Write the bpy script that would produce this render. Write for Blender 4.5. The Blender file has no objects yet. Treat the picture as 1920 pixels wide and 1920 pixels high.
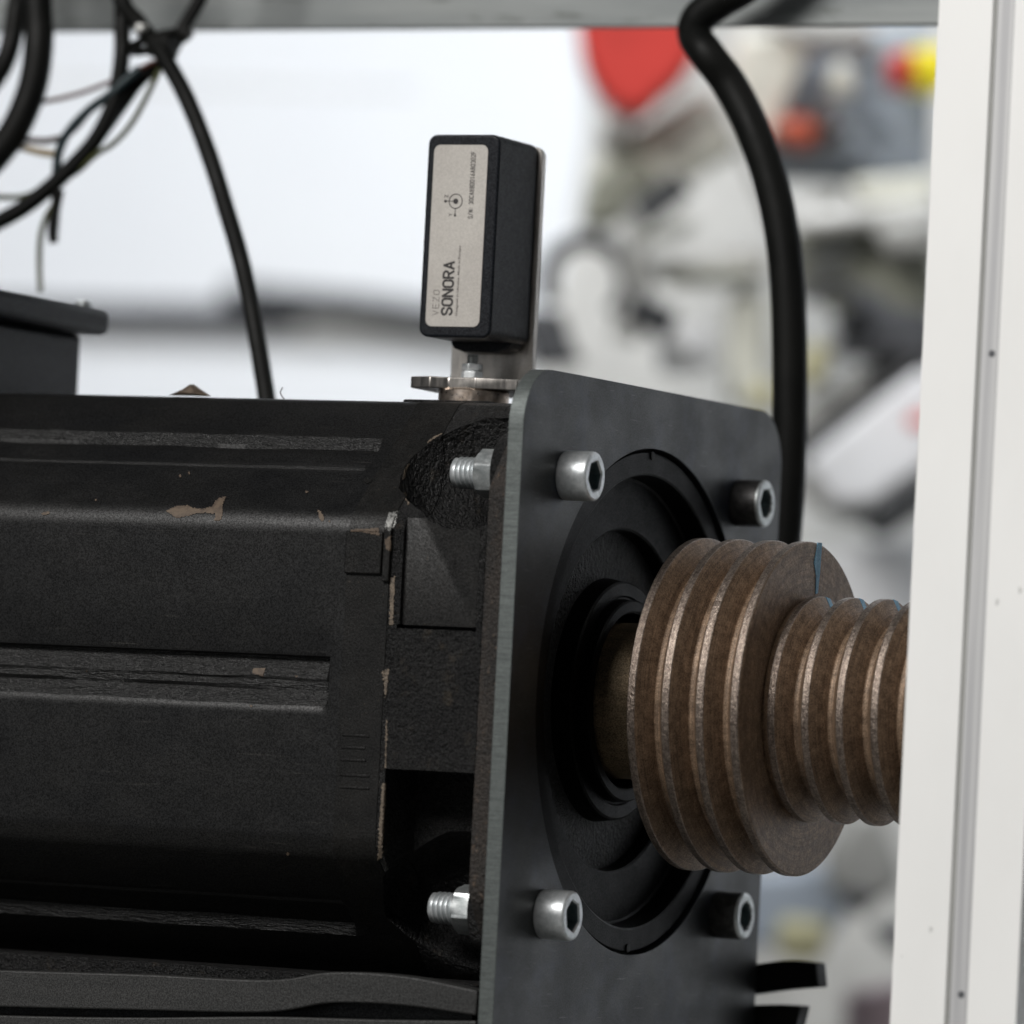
import bpy, bmesh, math, random
from mathutils import Vector, Matrix, noise
from mathutils.bvhtree import BVHTree
random.seed(7)
S = 0.001                                   # everything below is written in millimetres
scn = bpy.context.scene
COL = scn.collection

# ------------------------------------------------------------------ camera
CAM = Vector((936.07, -2089.96, -29.66))
YAW, PITCH, ROLL, FPX = 0.44434, 0.04301, 0.05119, 11400.0
fw = Vector((-math.sin(YAW)*math.cos(PITCH), math.cos(YAW)*math.cos(PITCH), math.sin(PITCH)))
r0 = Vector((math.cos(YAW), math.sin(YAW), 0)); u0 = r0.cross(fw)
rt = math.cos(ROLL)*r0 + math.sin(ROLL)*u0
up = -math.sin(ROLL)*r0 + math.cos(ROLL)*u0
cd = bpy.data.cameras.new('camera'); cam = bpy.data.objects.new('camera', cd); COL.objects.link(cam)
cam.matrix_world = Matrix(((rt.x, up.x, -fw.x, CAM.x*S), (rt.y, up.y, -fw.y, CAM.y*S), (rt.z, up.z, -fw.z, CAM.z*S), (0, 0, 0, 1)))
cd.sensor_width = 36; cd.lens = 36*FPX/1920; cd.clip_start = 0.05; cd.clip_end = 60
cd.dof.use_dof = True; cd.dof.focus_distance = 2.255; cd.dof.aperture_fstop = 6.8
scn.camera = cam

# ------------------------------------------------------------------ light
scn.view_settings.view_transform = 'Standard'; scn.view_settings.look = 'None'
scn.view_settings.exposure = 0; scn.view_settings.gamma = 1
w = bpy.data.worlds.new('World'); scn.world = w; w.use_nodes = True
w.node_tree.nodes['Background'].inputs[0].default_value = (0.86, 0.93, 1.0, 1)
w.node_tree.nodes['Background'].inputs[1].default_value = 0.05
def area(name, loc, target, sx, sy, power, col):
    l = bpy.data.lights.new(name, 'AREA'); l.shape = 'RECTANGLE'; l.size = sx; l.size_y = sy; l.energy = power; l.color = col
    o = bpy.data.objects.new(name, l); COL.objects.link(o)
    o.location = loc
    o.rotation_euler = (Vector(target) - Vector(loc)).to_track_quat('-Z', 'Y').to_euler()
    return o
area('ceiling_lamp_front', (-0.62, -2.6, 2.0), (0, 0, 0), 1.5, 0.9, 112, (1.0, 0.98, 0.955))
area('front_fill', (-1.35, -2.6, 0.12), (-0.1, 0, 0), 1.7, 1.1, 1.7, (0.94, 0.97, 1.0))  # unseen fill, added so the motor's upright face catches a sheen
area('ceiling_lamp_back', (-0.95, 1.0, 1.75), (0.05, 0, 0), 0.3, 0.3, 0.45, (1.0, 0.98, 0.95))
area('ceiling_lamp_side', (1.5, 0.1, 1.9), (0.1, 0, 0), 0.6, 0.6, 4.2, (1.0, 0.97, 0.92))
wl = area('wall_fill', (-0.4, 0.55, 2.2), (0.0, 2.45, 0.2), 3.6, 0.5, 37, (0.93, 0.96, 1.0)); wl.data.spread = math.radians(96)  # unseen fill added to whiten the back wall, narrowed to miss the motor

# ------------------------------------------------------------------ helpers
def at(u, v, Y):                             # point where the line of sight meets the vertical plane y = Y
    d = fw + rt*((u-960)/FPX) - up*((v-960)/FPX)
    return CAM + d*((Y-CAM.y)/d.y)
def far(u, v, D):                            # point at distance D (mm) along the view axis
    return CAM + (fw + rt*((u-960)/FPX) - up*((v-960)/FPX))*D
def ray(u, v): return (fw + rt*((u-960)/FPX) - up*((v-960)/FPX)).normalized()

def link(name, me, mat=None, parent=None, smooth=True):
    if mat and not me.materials: me.materials.append(mat)
    o = bpy.data.objects.new(name, me); COL.objects.link(o)
    if parent: o.parent = parent
    if smooth: autosmooth(me)
    return o
def autosmooth(me, ang=35):
    bm = bmesh.new(); bm.from_mesh(me)
    for f in bm.faces: f.smooth = True
    for e in bm.edges:
        e.smooth = not (len(e.link_faces) == 2 and e.calc_face_angle(0) > math.radians(ang))
    bm.to_mesh(me); bm.free()
def mesh(name, verts, faces):
    me = bpy.data.meshes.new(name); me.from_pydata([Vector(v)*S for v in verts], [], faces); me.update()
    bm = bmesh.new(); bm.from_mesh(me); bmesh.ops.recalc_face_normals(bm, faces=bm.faces); bm.to_mesh(me); bm.free()
    return me
def obj(name, verts, faces, mat, parent=None, smooth=True): return link(name, mesh(name, verts, faces), mat, parent, smooth)
def bevel(o, wd, seg=2, ang=30):
    m = o.modifiers.new('bevel', 'BEVEL'); m.width = wd*S; m.segments = seg; m.limit_method = 'ANGLE'; m.angle_limit = math.radians(ang)
    m.harden_normals = False
    return o
def boxg(x0, x1, y0, y1, z0, z1):
    v = [(x, y, z) for x in (x0, x1) for y in (y0, y1) for z in (z0, z1)]
    return v, [(0, 1, 3, 2), (4, 6, 7, 5), (0, 4, 5, 1), (2, 3, 7, 6), (0, 2, 6, 4), (1, 5, 7, 3)]
def box(name, x0, x1, y0, y1, z0, z1, mat, parent=None, bv=0.0, seg=2):
    v, f = boxg(x0, x1, y0, y1, z0, z1)
    o = obj(name, v, f, mat, parent, smooth=True)
    if bv: bevel(o, bv, seg)
    return o
def lathe(name, prof, mat, parent=None, cen=(0, 0, 0), axis='X', n=96, ang=30, closed=False):
    # prof: list of (along, radius)
    V, F = [], []
    for a, r in prof:
        for k in range(n):
            t = 2*math.pi*k/n; c, s = r*math.cos(t), r*math.sin(t)
            p = {'X': (a, c, s), 'Y': (c, a, s), 'Z': (c, s, a)}[axis]
            V.append((p[0]+cen[0], p[1]+cen[1], p[2]+cen[2]))
    m = len(prof)
    for i in range(m if closed else m-1):
        for k in range(n):
            a, b = i*n+k, i*n+(k+1) % n; j = (i+1) % m
            F.append((a, b, j*n+(k+1) % n, j*n+k))
    if not closed:
        F.append(tuple(range(n))); F.append(tuple((m-1)*n+k for k in range(n)))
    me = mesh(name, V, F)
    o = link(name, me, mat, parent, smooth=False); autosmooth(me, ang)
    return o
def smoothpath(P, n=10):
    P = [Vector(p) for p in P]; Q = [2*P[0]-P[1]] + P + [2*P[-1]-P[-2]]; out = []
    for i in range(1, len(Q)-2):
        a, b, c, d = Q[i-1:i+3]
        for k in range(n):
            t = k/n
            out.append(0.5*((2*b)+(-a+c)*t+(2*a-5*b+4*c-d)*t*t+(-a+3*b-3*c+d)*t**3))
    out.append(P[-1]); return out
def tube(name, P, r, mat, parent=None, n=14, k=10, rad=None):
    C = smoothpath(P, k); V, F = [], []; ref = Vector((0.3, 0.9, 0.2))
    T0 = None; N = None
    for i, c in enumerate(C):
        t = (C[min(i+1, len(C)-1)] - C[max(i-1, 0)]).normalized()
        if N is None: N = t.cross(ref).normalized()
        N = (N - t*N.dot(t)).normalized(); B = t.cross(N)
        rr = r if rad is None else rad(i/(len(C)-1))
        for j in range(n):
            a = 2*math.pi*j/n; V.append(c + (N*math.cos(a)+B*math.sin(a))*rr)
    for i in range(len(C)-1):
        for j in range(n):
            F.append((i*n+j, i*n+(j+1) % n, (i+1)*n+(j+1) % n, (i+1)*n+j))
    F.append(tuple(range(n))); F.append(tuple((len(C)-1)*n+j for j in range(n)))
    return obj(name, V, F, mat, parent)
def prism(name, pts, d0, d1, axis, mat, parent=None, bv=0):
    # pts 2D polygon, extruded along axis from d0 to d1
    def q(a, b, d): return {'X': (d, a, b), 'Y': (a, d, b), 'Z': (a, b, d)}[axis]
    n = len(pts); V = [q(a, b, d0) for a, b in pts] + [q(a, b, d1) for a, b in pts]
    F = [tuple(range(n)), tuple(range(n, 2*n))] + [(i, (i+1) % n, n+(i+1) % n, n+i) for i in range(n)]
    o = obj(name, V, F, mat, parent)
    if bv: bevel(o, bv)
    return o
def rrect(x0, x1, z0, z1, r, n=8):
    out = []
    for cx, cz, a in ((x1-r, z1-r, 0), (x0+r, z1-r, 90), (x0+r, z0+r, 180), (x1-r, z0+r, 270)):
        for k in range(n+1):
            t = math.radians(a+90*k/n); out.append((cx+r*math.cos(t), cz+r*math.sin(t)))
    return out
def empty(name, loc, label, cat, group=None):
    o = bpy.data.objects.new(name, None); o.empty_display_size = 0.02; COL.objects.link(o)
    o.location = Vector(loc)*S; tag(o, label, cat, group)
    bpy.context.view_layer.update()
    return o
def adopt(root, *kids):                      # parent while keeping world position
    for k in kids:
        k.parent = root; k.matrix_parent_inverse = Matrix.Translation(-root.location)
def tag(o, label=None, cat=None, group=None, kind=None):
    if label: o['label'] = label
    if cat: o['category'] = cat
    if group: o['group'] = group
    if kind: o['kind'] = kind
    return o
def boolean(o, cutters, op='DIFFERENCE'):
    for c in cutters:
        m = o.modifiers.new('cut', 'BOOLEAN'); m.object = c; m.operation = op; m.solver = 'EXACT'
    bpy.context.view_layer.update()
    dg = bpy.context.evaluated_depsgraph_get()
    me = bpy.data.meshes.new_from_object(o.evaluated_get(dg))
    o.modifiers.clear(); o.data = me
    for c in cutters: bpy.data.objects.remove(c, do_unlink=True)
    autosmooth(me, 35)
    return o

# ------------------------------------------------------------------ materials
def mat(name, c1, c2=None, rough=0.5, metal=0.0, scale=(60, 60, 60), r2=None, bump=0.0, bscale=(900, 900, 900), bdist=0.0003,
        c3=None, s3=(300, 300, 300), t3=(0.62, 0.7), coat=0.0, spec=0.5, detail=6, grain=0.0, c3rough=None, c3metal=None, aniso=0, c4=None, s4=None, t4=(.6, .7), rings=0.0):
    m = bpy.data.materials.new(name); m.use_nodes = True; nt = m.node_tree; N, L = nt.nodes, nt.links
    b = N['Principled BSDF']; tc = N.new('ShaderNodeTexCoord')
    def noi(sc, det=6, ro=0.6, w4=0):
        mp = N.new('ShaderNodeMapping'); mp.inputs['Scale'].default_value = sc; mp.inputs['Location'].default_value = (w4, w4*1.7, w4*.3)
        L.new(tc.outputs['Object'], mp.inputs[0])
        t = N.new('ShaderNodeTexNoise'); t.inputs['Scale'].default_value = 1; t.inputs['Detail'].default_value = det; t.inputs['Roughness'].default_value = ro
        L.new(mp.outputs[0], t.inputs['Vector']); return t.outputs['Fac']
    def ramp(f, a, bb, v0=0, v1=1):
        r = N.new('ShaderNodeMapRange'); r.interpolation_type = 'SMOOTHSTEP'
        r.inputs[1].default_value = a; r.inputs[2].default_value = bb; r.inputs[3].default_value = v0; r.inputs[4].default_value = v1
        L.new(f, r.inputs[0]); return r.outputs[0]
    def mixc(f, A, B):
        x = N.new('ShaderNodeMix'); x.data_type = 'RGBA'; L.new(f, x.inputs[0])
        for s, v in ((6, A), (7, B)):
            if isinstance(v, tuple): x.inputs[s].default_value = (*v, 1)
            else: L.new(v, x.inputs[s])
        return x.outputs[2]
    n1 = noi(scale, detail)
    col = mixc(ramp(n1, 0.33, 0.67), tuple(c1), tuple(c2 or c1))
    if c4:
        col = mixc(ramp(noi(s4, 3, .5, 17), t4[0], t4[1]), col, tuple(c4))
    ringv = None
    if rings:
        sp = N.new('ShaderNodeSeparateXYZ'); L.new(tc.outputs['Object'], sp.inputs[0])
        def mth(op, a, b=None):
            x = N.new('ShaderNodeMath'); x.operation = op
            for i_, v_ in enumerate((a, b)):
                if v_ is None: continue
                if isinstance(v_, (int, float)): x.inputs[i_].default_value = v_
                else: L.new(v_, x.inputs[i_])
            return x.outputs[0]
        rad_ = mth('SQRT', mth('ADD', mth('MULTIPLY', sp.outputs[1], sp.outputs[1]), mth('MULTIPLY', sp.outputs[2], sp.outputs[2])))
        cv = N.new('ShaderNodeCombineXYZ'); L.new(mth('MULTIPLY', sp.outputs[0], 1900.0), cv.inputs[0]); L.new(mth('MULTIPLY', rad_, 1500.0), cv.inputs[1])
        L.new(mth('MULTIPLY', mth('ARCTAN2', sp.outputs[2], sp.outputs[1]), 1.3), cv.inputs[2])
        tn = N.new('ShaderNodeTexNoise'); tn.inputs['Scale'].default_value = 1; tn.inputs['Detail'].default_value = 5; tn.inputs['Roughness'].default_value = .7
        L.new(cv.outputs[0], tn.inputs['Vector']); ringv = tn.outputs['Fac']
        x = N.new('ShaderNodeMix'); x.data_type = 'RGBA'; x.blend_type = 'MULTIPLY'; x.inputs[0].default_value = 1
        L.new(col, x.inputs[6]); rr = ramp(ringv, 0.3, 0.7, 1-rings, 1+rings)
        cc = N.new('ShaderNodeCombineColor'); [L.new(rr, cc.inputs[i]) for i in range(3)]
        L.new(cc.outputs[0], x.inputs[7]); col = x.outputs[2]
    if grain:
        g = noi((1700, 1700, 1700), 3, 0.8, 3.1)
        x = N.new('ShaderNodeMix'); x.data_type = 'RGBA'; x.blend_type = 'MULTIPLY'; x.inputs[0].default_value = 1
        L.new(col, x.inputs[6]); rr = ramp(g, 0.34, 0.66, 1-grain, 1+grain)
        cc = N.new('ShaderNodeCombineColor'); [L.new(rr, cc.inputs[i]) for i in range(3)]
        L.new(cc.outputs[0], x.inputs[7]); col = x.outputs[2]
        gv = ramp(g, 0.36, 0.64, spec*max(0, 1-grain*1.2), spec*(1+grain*1.2))
    rg = ramp(noi((scale[0]*2.3, scale[1]*2.3, scale[2]*2.3), 5, 0.6, 5), 0.3, 0.7, rough, r2 if r2 is not None else rough)
    mt = None
    if c3:
        f3 = ramp(noi(s3, 7, 0.65, 9), t3[0], t3[1]); col = mixc(f3, col, tuple(c3))
        if c3metal is not None: mt = ramp(f3, 0, 1, metal, c3metal); L.new(mt, b.inputs['Metallic'])
    L.new(col, b.inputs['Base Color']); L.new(rg, b.inputs['Roughness'])
    if mt is None: b.inputs['Metallic'].default_value = metal
    b.inputs['Coat Weight'].default_value = coat; b.inputs['Coat Roughness'].default_value = 0.25
    b.inputs['Specular IOR Level'].default_value = spec
    if grain: L.new(gv, b.inputs['Specular IOR Level'])
    b.inputs['Anisotropic'].default_value = aniso
    if bump:
        bp = N.new('ShaderNodeBump'); bp.inputs['Strength'].default_value = bump; bp.inputs['Distance'].default_value = bdist
        L.new(noi(bscale, 4, 0.65, 2), bp.inputs['Height']); L.new(bp.outputs[0], b.inputs['Normal'])
    return m
M = {}
M['paint'] = mat('black_machine_paint', (.0028, .0028, .0030), (.0046, .0044, .0042), .38, 0, (30, 45, 45), .46, .25, (700, 900, 900), .0002,
                 c3=(.035, .03, .026), s3=(160, 420, 420), t3=(.72, .78), grain=.42, spec=.34, c4=(.022, .021, .019), s4=(30, 900, 900), t4=(.66, .78))
M['paintend'] = mat('black_paint_with_worn_specks', (.0035, .0034, .0032), (.0065, .006, .0054), .42, 0, (80, 80, 80), .55, .4, (900, 900, 900), .0003,
                 c3=(.05, .042, .033), s3=(420, 420, 420), t3=(.64, .75), grain=.4, spec=.25)
M['cast'] = mat('rough_black_cast_iron', (.005, .005, .0052), (.0095, .0092, .009), .38, 0, (60, 60, 60), .5, 1.0, (520, 520, 520), .0030,
                c3=(.045, .036, .026), s3=(120, 120, 120), t3=(.58, .75), grain=.5, spec=.38)
M['castrust'] = mat('cast_iron_with_brown_rust', (.011, .010, .0092), (.026, .020, .016), .55, 0, (160, 160, 60), .7, 1.0, (600, 600, 600), .0020,
                c3=(.11, .075, .05), s3=(500, 500, 300), t3=(.58, .72), grain=.5)
M['dark'] = mat('black_machined_flange', (.0010, .0011, .0013), (.0022, .0022, .0025), .42, 0, (50, 50, 50), .5, .2, (700, 700, 700), .0002, grain=.45,
                c3=(.004, .004, .0035), s3=(90, 90, 90), t3=(.6, .75), spec=.08, rings=.3)
M['plate'] = mat('blued_mill_scale_steel', (.0085, .0105, .0112), (.0155, .017, .017), .38, .4, (14, 16, 22), .5, .12, (420, 420, 420), .0002,
                 c3=(.020, .025, .038), s3=(26, 30, 34), t3=(.45, .72), grain=.35, c4=(.075, .08, .078), s4=(60, 60, 1600), t4=(.66, .74))
M['cut'] = mat('cut_steel_edge', (.075, .084, .082), (.13, .145, .14), .45, .6, (120, 120, 3000), .6, .5, (60, 60, 3500), .0002, grain=.15,
               c3=(.16, .13, .10), s3=(60, 60, 60), t3=(.66, .8))
M['zinc'] = mat('zinc_plated_steel', (.52, .55, .56), (.68, .70, .71), .33, .62, (420, 420, 420), .42, .35, (900, 900, 900), .0002, grain=.08)
M['zincshade'] = mat('zinc_shaded_copy', (.035, .034, .034), (.075, .072, .07), .4, .7, (300, 300, 300), .5, .2, (900, 900, 900), .0002, grain=.3)  # darker zinc copy with the pulley's dark reflection put into its colour
M['zincdull'] = mat('dull_zinc', (.42, .45, .45), (.56, .58, .58), .38, .9, (300, 300, 300), .5, .2, (900, 900, 900), .0002, grain=.1)
M['socket'] = mat('zinc_inside_socket', (.16, .21, .22), (.25, .30, .31), .45, .8, (300, 300, 300))
M['iron'] = mat('oxidised_brown_turned_steel', (.125, .082, .052), (.21, .142, .092), .5, .35, (55, 260, 260), .6, .5, (1500, 500, 500), .00025,
                c3=(.26, .20, .15), s3=(700, 500, 500), t3=(.66, .9), grain=.4, c3metal=.9, rings=.32)
M['rim'] = mat('worn_bright_rim_steel', (.17, .135, .112), (.30, .245, .205), .31, .95, (500, 500, 500), .52, .9, (1300, 900, 900), .0004,
               c3=(.09, .06, .05), s3=(900, 900, 900), t3=(.56, .68), grain=.4, rings=.2)
M['hub'] = mat('bronze_brown_hub_steel', (.17, .13, .08), (.27, .20, .125), .42, .6, (60, 200, 200), .55, .4, (1400, 700, 700), .0002, grain=.5)
M['blue'] = mat('blue_layout_ink', (.07, .19, .30), (.12, .29, .42), .6, 0, (400, 400, 400), grain=.2)
M['case'] = mat('charcoal_plastic_case', (.0040, .0052, .0078), (.0056, .0070, .0100), .46, 0, (200, 200, 200), .55, .35, (2200, 2200, 2200), .0001, grain=.45, spec=.22)
M['label'] = mat('silver_foil_label', (.41, .385, .355), (.47, .445, .41), .48, .12, (40, 40, 25), .55, .05, (800, 800, 800), .0001, grain=.1)
M['ink'] = mat('black_print', (.016, .014, .014), (.03, .026, .026), .6, 0, (800, 800, 800))
M['inkpale'] = mat('grey_print', (.12, .11, .10), (.16, .15, .14), .6, 0, (800, 800, 800))
M['stainless'] = mat('brushed_stainless', (.35, .33, .305), (.50, .47, .44), .32, 1, (200, 200, 30), .46, .3, (1400, 1400, 120), .0002, grain=.1)
M['bronze'] = mat('warm_steel_disc', (.46, .37, .30), (.66, .56, .48), .26, 1, (300, 300, 300), .4, .2, (900, 900, 900), .0002)
M['rubber'] = mat('black_cable_sheath', (.0035, .0038, .0035), (.006, .0062, .0055), .45, 0, (40, 40, 40), .6, .1, (600, 600, 600), .0002, spec=.14)
M['rail'] = mat('grey_anodised_aluminium', (.20, .215, .215), (.28, .295, .29), .5, .3, (7, 40, 80), .62, .1, (100, 400, 400), .0002,
                c3=(.12, .13, .12), s3=(25, 60, 140), t3=(.56, .7))
M['post'] = mat('white_coated_aluminium', (.84, .84, .825), (.88, .88, .865), .45, 0, (12, 12, 7), .55, .05, (500, 500, 500), .0001,
                c3=(.66, .65, .62), s3=(90, 90, 55), t3=(.66, .80))
M['dirt'] = mat('grey_dirt_speck', (.52, .52, .51), (.68, .68, .66), .7, 0, (900, 900, 900))
M['groove'] = mat('grey_slot_strip', (.42, .42, .43), (.56, .56, .56), .5, .2, (500, 500, 6), .55, .2, (1200, 1200, 20), .0002)
M['chan'] = mat('black_paint_in_rough_channel', (.008, .008, .008), (.013, .0128, .0125), .33, 0, (90, 300, 300), .45, 1.0, (160, 900, 900), .0016, grain=.4, spec=.5, c3=(.05, .05, .045), s3=(60, 800, 800), t3=(.66, .74))
M['foot'] = mat('dark_grey_painted_bar', (.014, .014, .0135), (.020, .0198, .019), .5, 0, (12, 50, 160), .6, .25, (120, 700, 900), .0002, grain=.45,
                c3=(.05, .05, .04), s3=(60, 300, 300), t3=(.68, .8))
M['wall'] = mat('white_painted_wall', (.80, .82, .85), (.84, .86, .88), .8, 0, (1.5, 1.5, 1.5))
M['floor'] = mat('grey_concrete_floor', (.20, .20, .19), (.27, .27, .26), .8, 0, (2, 2, 2), bump=.2, bscale=(40, 40, 40), bdist=.002)
M['bare'] = mat('bare_scraped_edge', (.085, .066, .048), (.17, .135, .10), .5, .3, (600, 600, 900), bump=.8, bscale=(1400, 1400, 1400), bdist=.0004, c3=(.05, .04, .035), s3=(700, 700, 700), t3=(.55, .66))
M['pale'] = mat('pale_corner_flare', (.12, .12, .115), (.22, .22, .21), .5, .4, (900, 900, 900), bump=.4, bscale=(1500, 1500, 1500), bdist=.0003, c3=(.03, .03, .028), s3=(800, 800, 800), t3=(.5, .6))
M['chip'] = mat('tan_primer_under_chipped_paint', (.055, .037, .025), (.105, .075, .05), .7, 0, (400, 400, 400), c3=(.05, .04, .03), s3=(900, 900, 900), t3=(.68, .78))
def plain(name, c, rough=.5, metal=0, c2=None): return mat(name, c, c2 or tuple(x*1.25 for x in c), rough, metal, (14, 14, 14))
BG = {k: plain(n, c, r) for k, n, c, r in (
    ('red', 'red_plastic', (.58, .05, .04), .4), ('orange', 'orange_red_plastic', (.40, .07, .03), .5), ('yellow', 'yellow_plastic', (.80, .68, .02), .4),
    ('cream', 'cream_enamel', (.62, .62, .55), .45), ('grey', 'mid_grey_enamel', (.34, .34, .325), .5), ('olive', 'olive_grey_enamel', (.24, .245, .20), .5),
    ('black', 'black_iron', (.025, .027, .03), .5), ('dgrey', 'dark_grey_steel', (.07, .073, .08), .45), ('lgrey', 'light_grey_enamel', (.58, .58, .56), .5),
    ('bluegrey', 'blue_grey_enamel', (.36, .41, .48), .5), ('white', 'white_enamel', (.74, .75, .77), .5), ('paleyellow', 'pale_yellow_card', (.52, .49, .30), .6),
    ('brown', 'dark_brown_iron', (.06, .04, .035), .5), ('wire_brown', 'brown_wire', (.07, .02, .012), .5), ('teal', 'dark_teal_wire', (.006, .018, .022), .4),
    ('green', 'olive_green_wire', (.045, .05, .014), .5), ('tan', 'tan_wire', (.24, .18, .09), .5), ('purple', 'mauve_card', (.38, .30, .33), .6))}

# ------------------------------------------------------------------ setting: wall, floor
tag(box('wall', -4200, 4200, 2500, 2620, -1000, 2400, M['wall']), kind='structure')
tag(box('floor', -4200, 4200, -3600, 2495, -1060, -1000, M['floor']), kind='structure')

# ------------------------------------------------------------------ electric motor
motor = empty('electric_motor', (-150, 0, -108), 'large black electric motor with chipped paint lying behind the steel plate', 'motor')
def near_profile(x, chan=True):
    # (y, z) from the upper edge to the lower edge on the camera's side; x lets the cast floor of the channels waver
    def ys(z): return -56-(106.7-z)*48/42.7
    def wob(k, a): return a*noise.noise(Vector((x*0.045+k*7.3, k*3.1, 0.5)))
    P = [(-52, 107.6), (-57.5, 106.2)]
    if chan:
        c = [(ys(93.5), 93.5), (ys(92.6)-.4, 92.4), (ys(92.6)-1.5+wob(1, .12), 88.8+wob(2, .35)), (ys(87.5)+4.0, 87.4+wob(3, .5)), (ys(85)+2.8+wob(4, 1), 85),
             (ys(82.5)+3.4+wob(5, 1), 82.5), (ys(80.4)+2.8, 80.6+wob(6, .3)), (ys(79.2)+.5, 79.4), (ys(78.4)-.25, 78.2), (ys(77), 77)]
    else: c = [(ys(z), z) for z in (93.5, 92.4, 90.2, 87.4, 85, 82.5, 80.6, 79.4, 78.2, 77)]
    P += c
    # rounded shoulder between slanted and upright face
    for k in range(9):
        t = math.radians(48*(1-k/8)); P.append((-95-13*math.cos(t), 54.5+13*math.sin(t)+(0 if k else 0)))
    P.append((-108, 30))
    if chan:
        P += [(-108, 11), (-107.8, 9.9), (-104.6, 9.3), (-104.9, 7.9+wob(7, .4)), (-107.1, 1.6+wob(8, 1.0)), (-106.0, 0.6+wob(9, .8)), (-105.9+wob(10, .8), -1.6), (-104.6+wob(11, .5), -3.0+wob(12, .6)),
              (-105.8+wob(13, .8), -5.0), (-106.0, -6.6), (-107.3, -8.6+wob(14, .9)), (-107.85, -10.2), (-107.98, -11.4), (-108, -12)]
    else: P += [(-108, z) for z in (11, 9.9, 9.0, 7.2, 1.8, .6, -1.6, -3, -5, -7.2, -8.2, -9.6, -11, -12)]
    P.append((-108, -35))
    for k in range(9):
        t = math.radians(48*(k/8)); P.append((-95-13*math.cos(t), -54.5-13*math.sin(t)))
    low = c[::-1] if not chan else [(y, z) for y, z in c[::-1]]
    P += [(y, -z) for y, z in low]
    P += [(-57.5, -106.2), (-52, -107.6)]
    return P
def housing(name, xs, chanf, matl, grow=0.0):
    rows = []
    for x in xs:
        P = near_profile(x, chanf(x)); full = P + [(-y, z) for y, z in reversed(P)]
        rows.append([(x, y*(1+grow), z*(1+grow)) for y, z in full])
    n = len(rows[0]); V = [v for r in rows for v in r]; F = []
    for i in range(len(rows)-1):
        for k in range(n): F.append((i*n+k, i*n+(k+1) % n, (i+1)*n+(k+1) % n, (i+1)*n+k))
    F.append(tuple(range(n))); F.append(tuple((len(rows)-1)*n+k for k in range(n)))
    return obj(name, V, F, matl)
xs = [-420+4*i for i in range(85)] + [-81.5, -79.5, -78, -73.2]
body = housing('housing', xs, lambda x: x < -79, M['paint'])
collar = housing('end_collar', [-73, -72.6, -70, -62, -56.3, -55.6], lambda x: False, M['paintend'], 0.0035)
body.data.materials.append(M['chan'])
for p in body.data.polygons:
    c = p.center/S; n_ = p.normal
    if c.x > -419 and c.x < -79 and ((abs(c.z) < 9.2 and abs(c.y) < 107.6) or ((78.3 < abs(c.z) < 80.4 or 88 < abs(c.z) < 92.3) and abs(c.y) < 56+(106.7-abs(c.z))*48/42.7-.9)): p.material_index = 1
adopt(motor, body, collar)
# raised pads on the collar
pad = box('collar_pad', -73.6, -58.5, -109.7, -104, 40.5, 56.0, M['paintend'], bv=.5)
pad2 = box('collar_pad', -58.0, -55.0, -109.9, -104, 38.0, 57.5, M['paintend'], bv=.4)
slits = [box('collar_ridge', -71.5, -59-random.random()*4, -108.72-random.random()*.1, -107, z, z+.9, M['paintend'], bv=.2) for z in (-19, -23.5, -28, -33.5, -38)]
adopt(motor, pad, pad2, *slits)

# end bell with pockets for the bolts
eb = housing('end_bell', [-55.4, -46, -38, -30, -22, -17.2], lambda x: False, M['cast'], 0.0025)
cut = []
def capsule(y, z):
    sc = (31+1.6*noise.noise(Vector((y, z, 2))))
    prof = [(-31-sc*math.cos(math.radians(a)), sc*math.sin(math.radians(a))) for a in range(4, 91, 6)] + [(-10, sc)]
    c = lathe('cutter', prof, None, n=56, cen=(0, y*1.075, z*1.025))
    for v in c.data.vertices:
        v.co += Vector((1.0, 1.2, 1.2))*S*noise.noise(v.co*160) + Vector((3.2, 2.2, 2.2))*S*noise.noise(v.co*55+Vector((3, 1, 7))) + Vector((.35, .35, .35))*S*noise.noise(v.co*500)
    return c
for y in (-80, 80):
    for z in (-80, 80): cut.append(capsule(y, z))
for s in (-1, 1):
    v, f = boxg(-53, -16, s*112 if s < 0 else 82, -82 if s < 0 else 112, -72, -30)
    cut.append(obj('cutter', v, f, None))
    v, f = boxg(-50.5, -19.9, -112 if s < 0 else 106.2, -106.2 if s < 0 else 112, 22.5, 70)
    c = obj('cutter', v, f, None); cut.append(c)
for s in (-1, 1):
    ya, yb = (-112, -104.2) if s < 0 else (104.2, 112)
    v, f = boxg(-51.5, -19.3, ya, yb, 21.2, 22.6); cut.append(obj('cutter', v, f, None))
    v, f = boxg(-20.6, -19.5, ya, yb, 20.9, 64); cut.append(obj('cutter', v, f, None))
boolean(eb, cut)
eb.data.materials.append(M['paintend'])
for p in eb.data.polygons:
    if abs(abs(p.center.y)-.1062) < .0004 and abs(p.normal.y) > .9 and p.center.z > .02: p.material_index = 1
boolean(collar, [capsule(y, z) for y in (-80, 80) for z in (-80, 80)])
collar.data.materials.append(M['cast'])
for p in collar.data.polygons:
    if .25 < p.normal.x and not (p.center.x > -.0557 and p.normal.x > .99): p.material_index = 1
adopt(motor, eb)
# flange: circle cut by a square
def flange_pts(R=131.5, h=109):
    out = []
    for k in range(180):
        t = 2*math.pi*k/180; out.append((max(-h, min(h, R*math.cos(t))), max(-h, min(h, R*math.sin(t)))))
    return out
fl = prism('mounting_flange', flange_pts(), -17, -6.3, 'X', M['castrust']); bevel(fl, 1.0, 2, 40)
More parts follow.
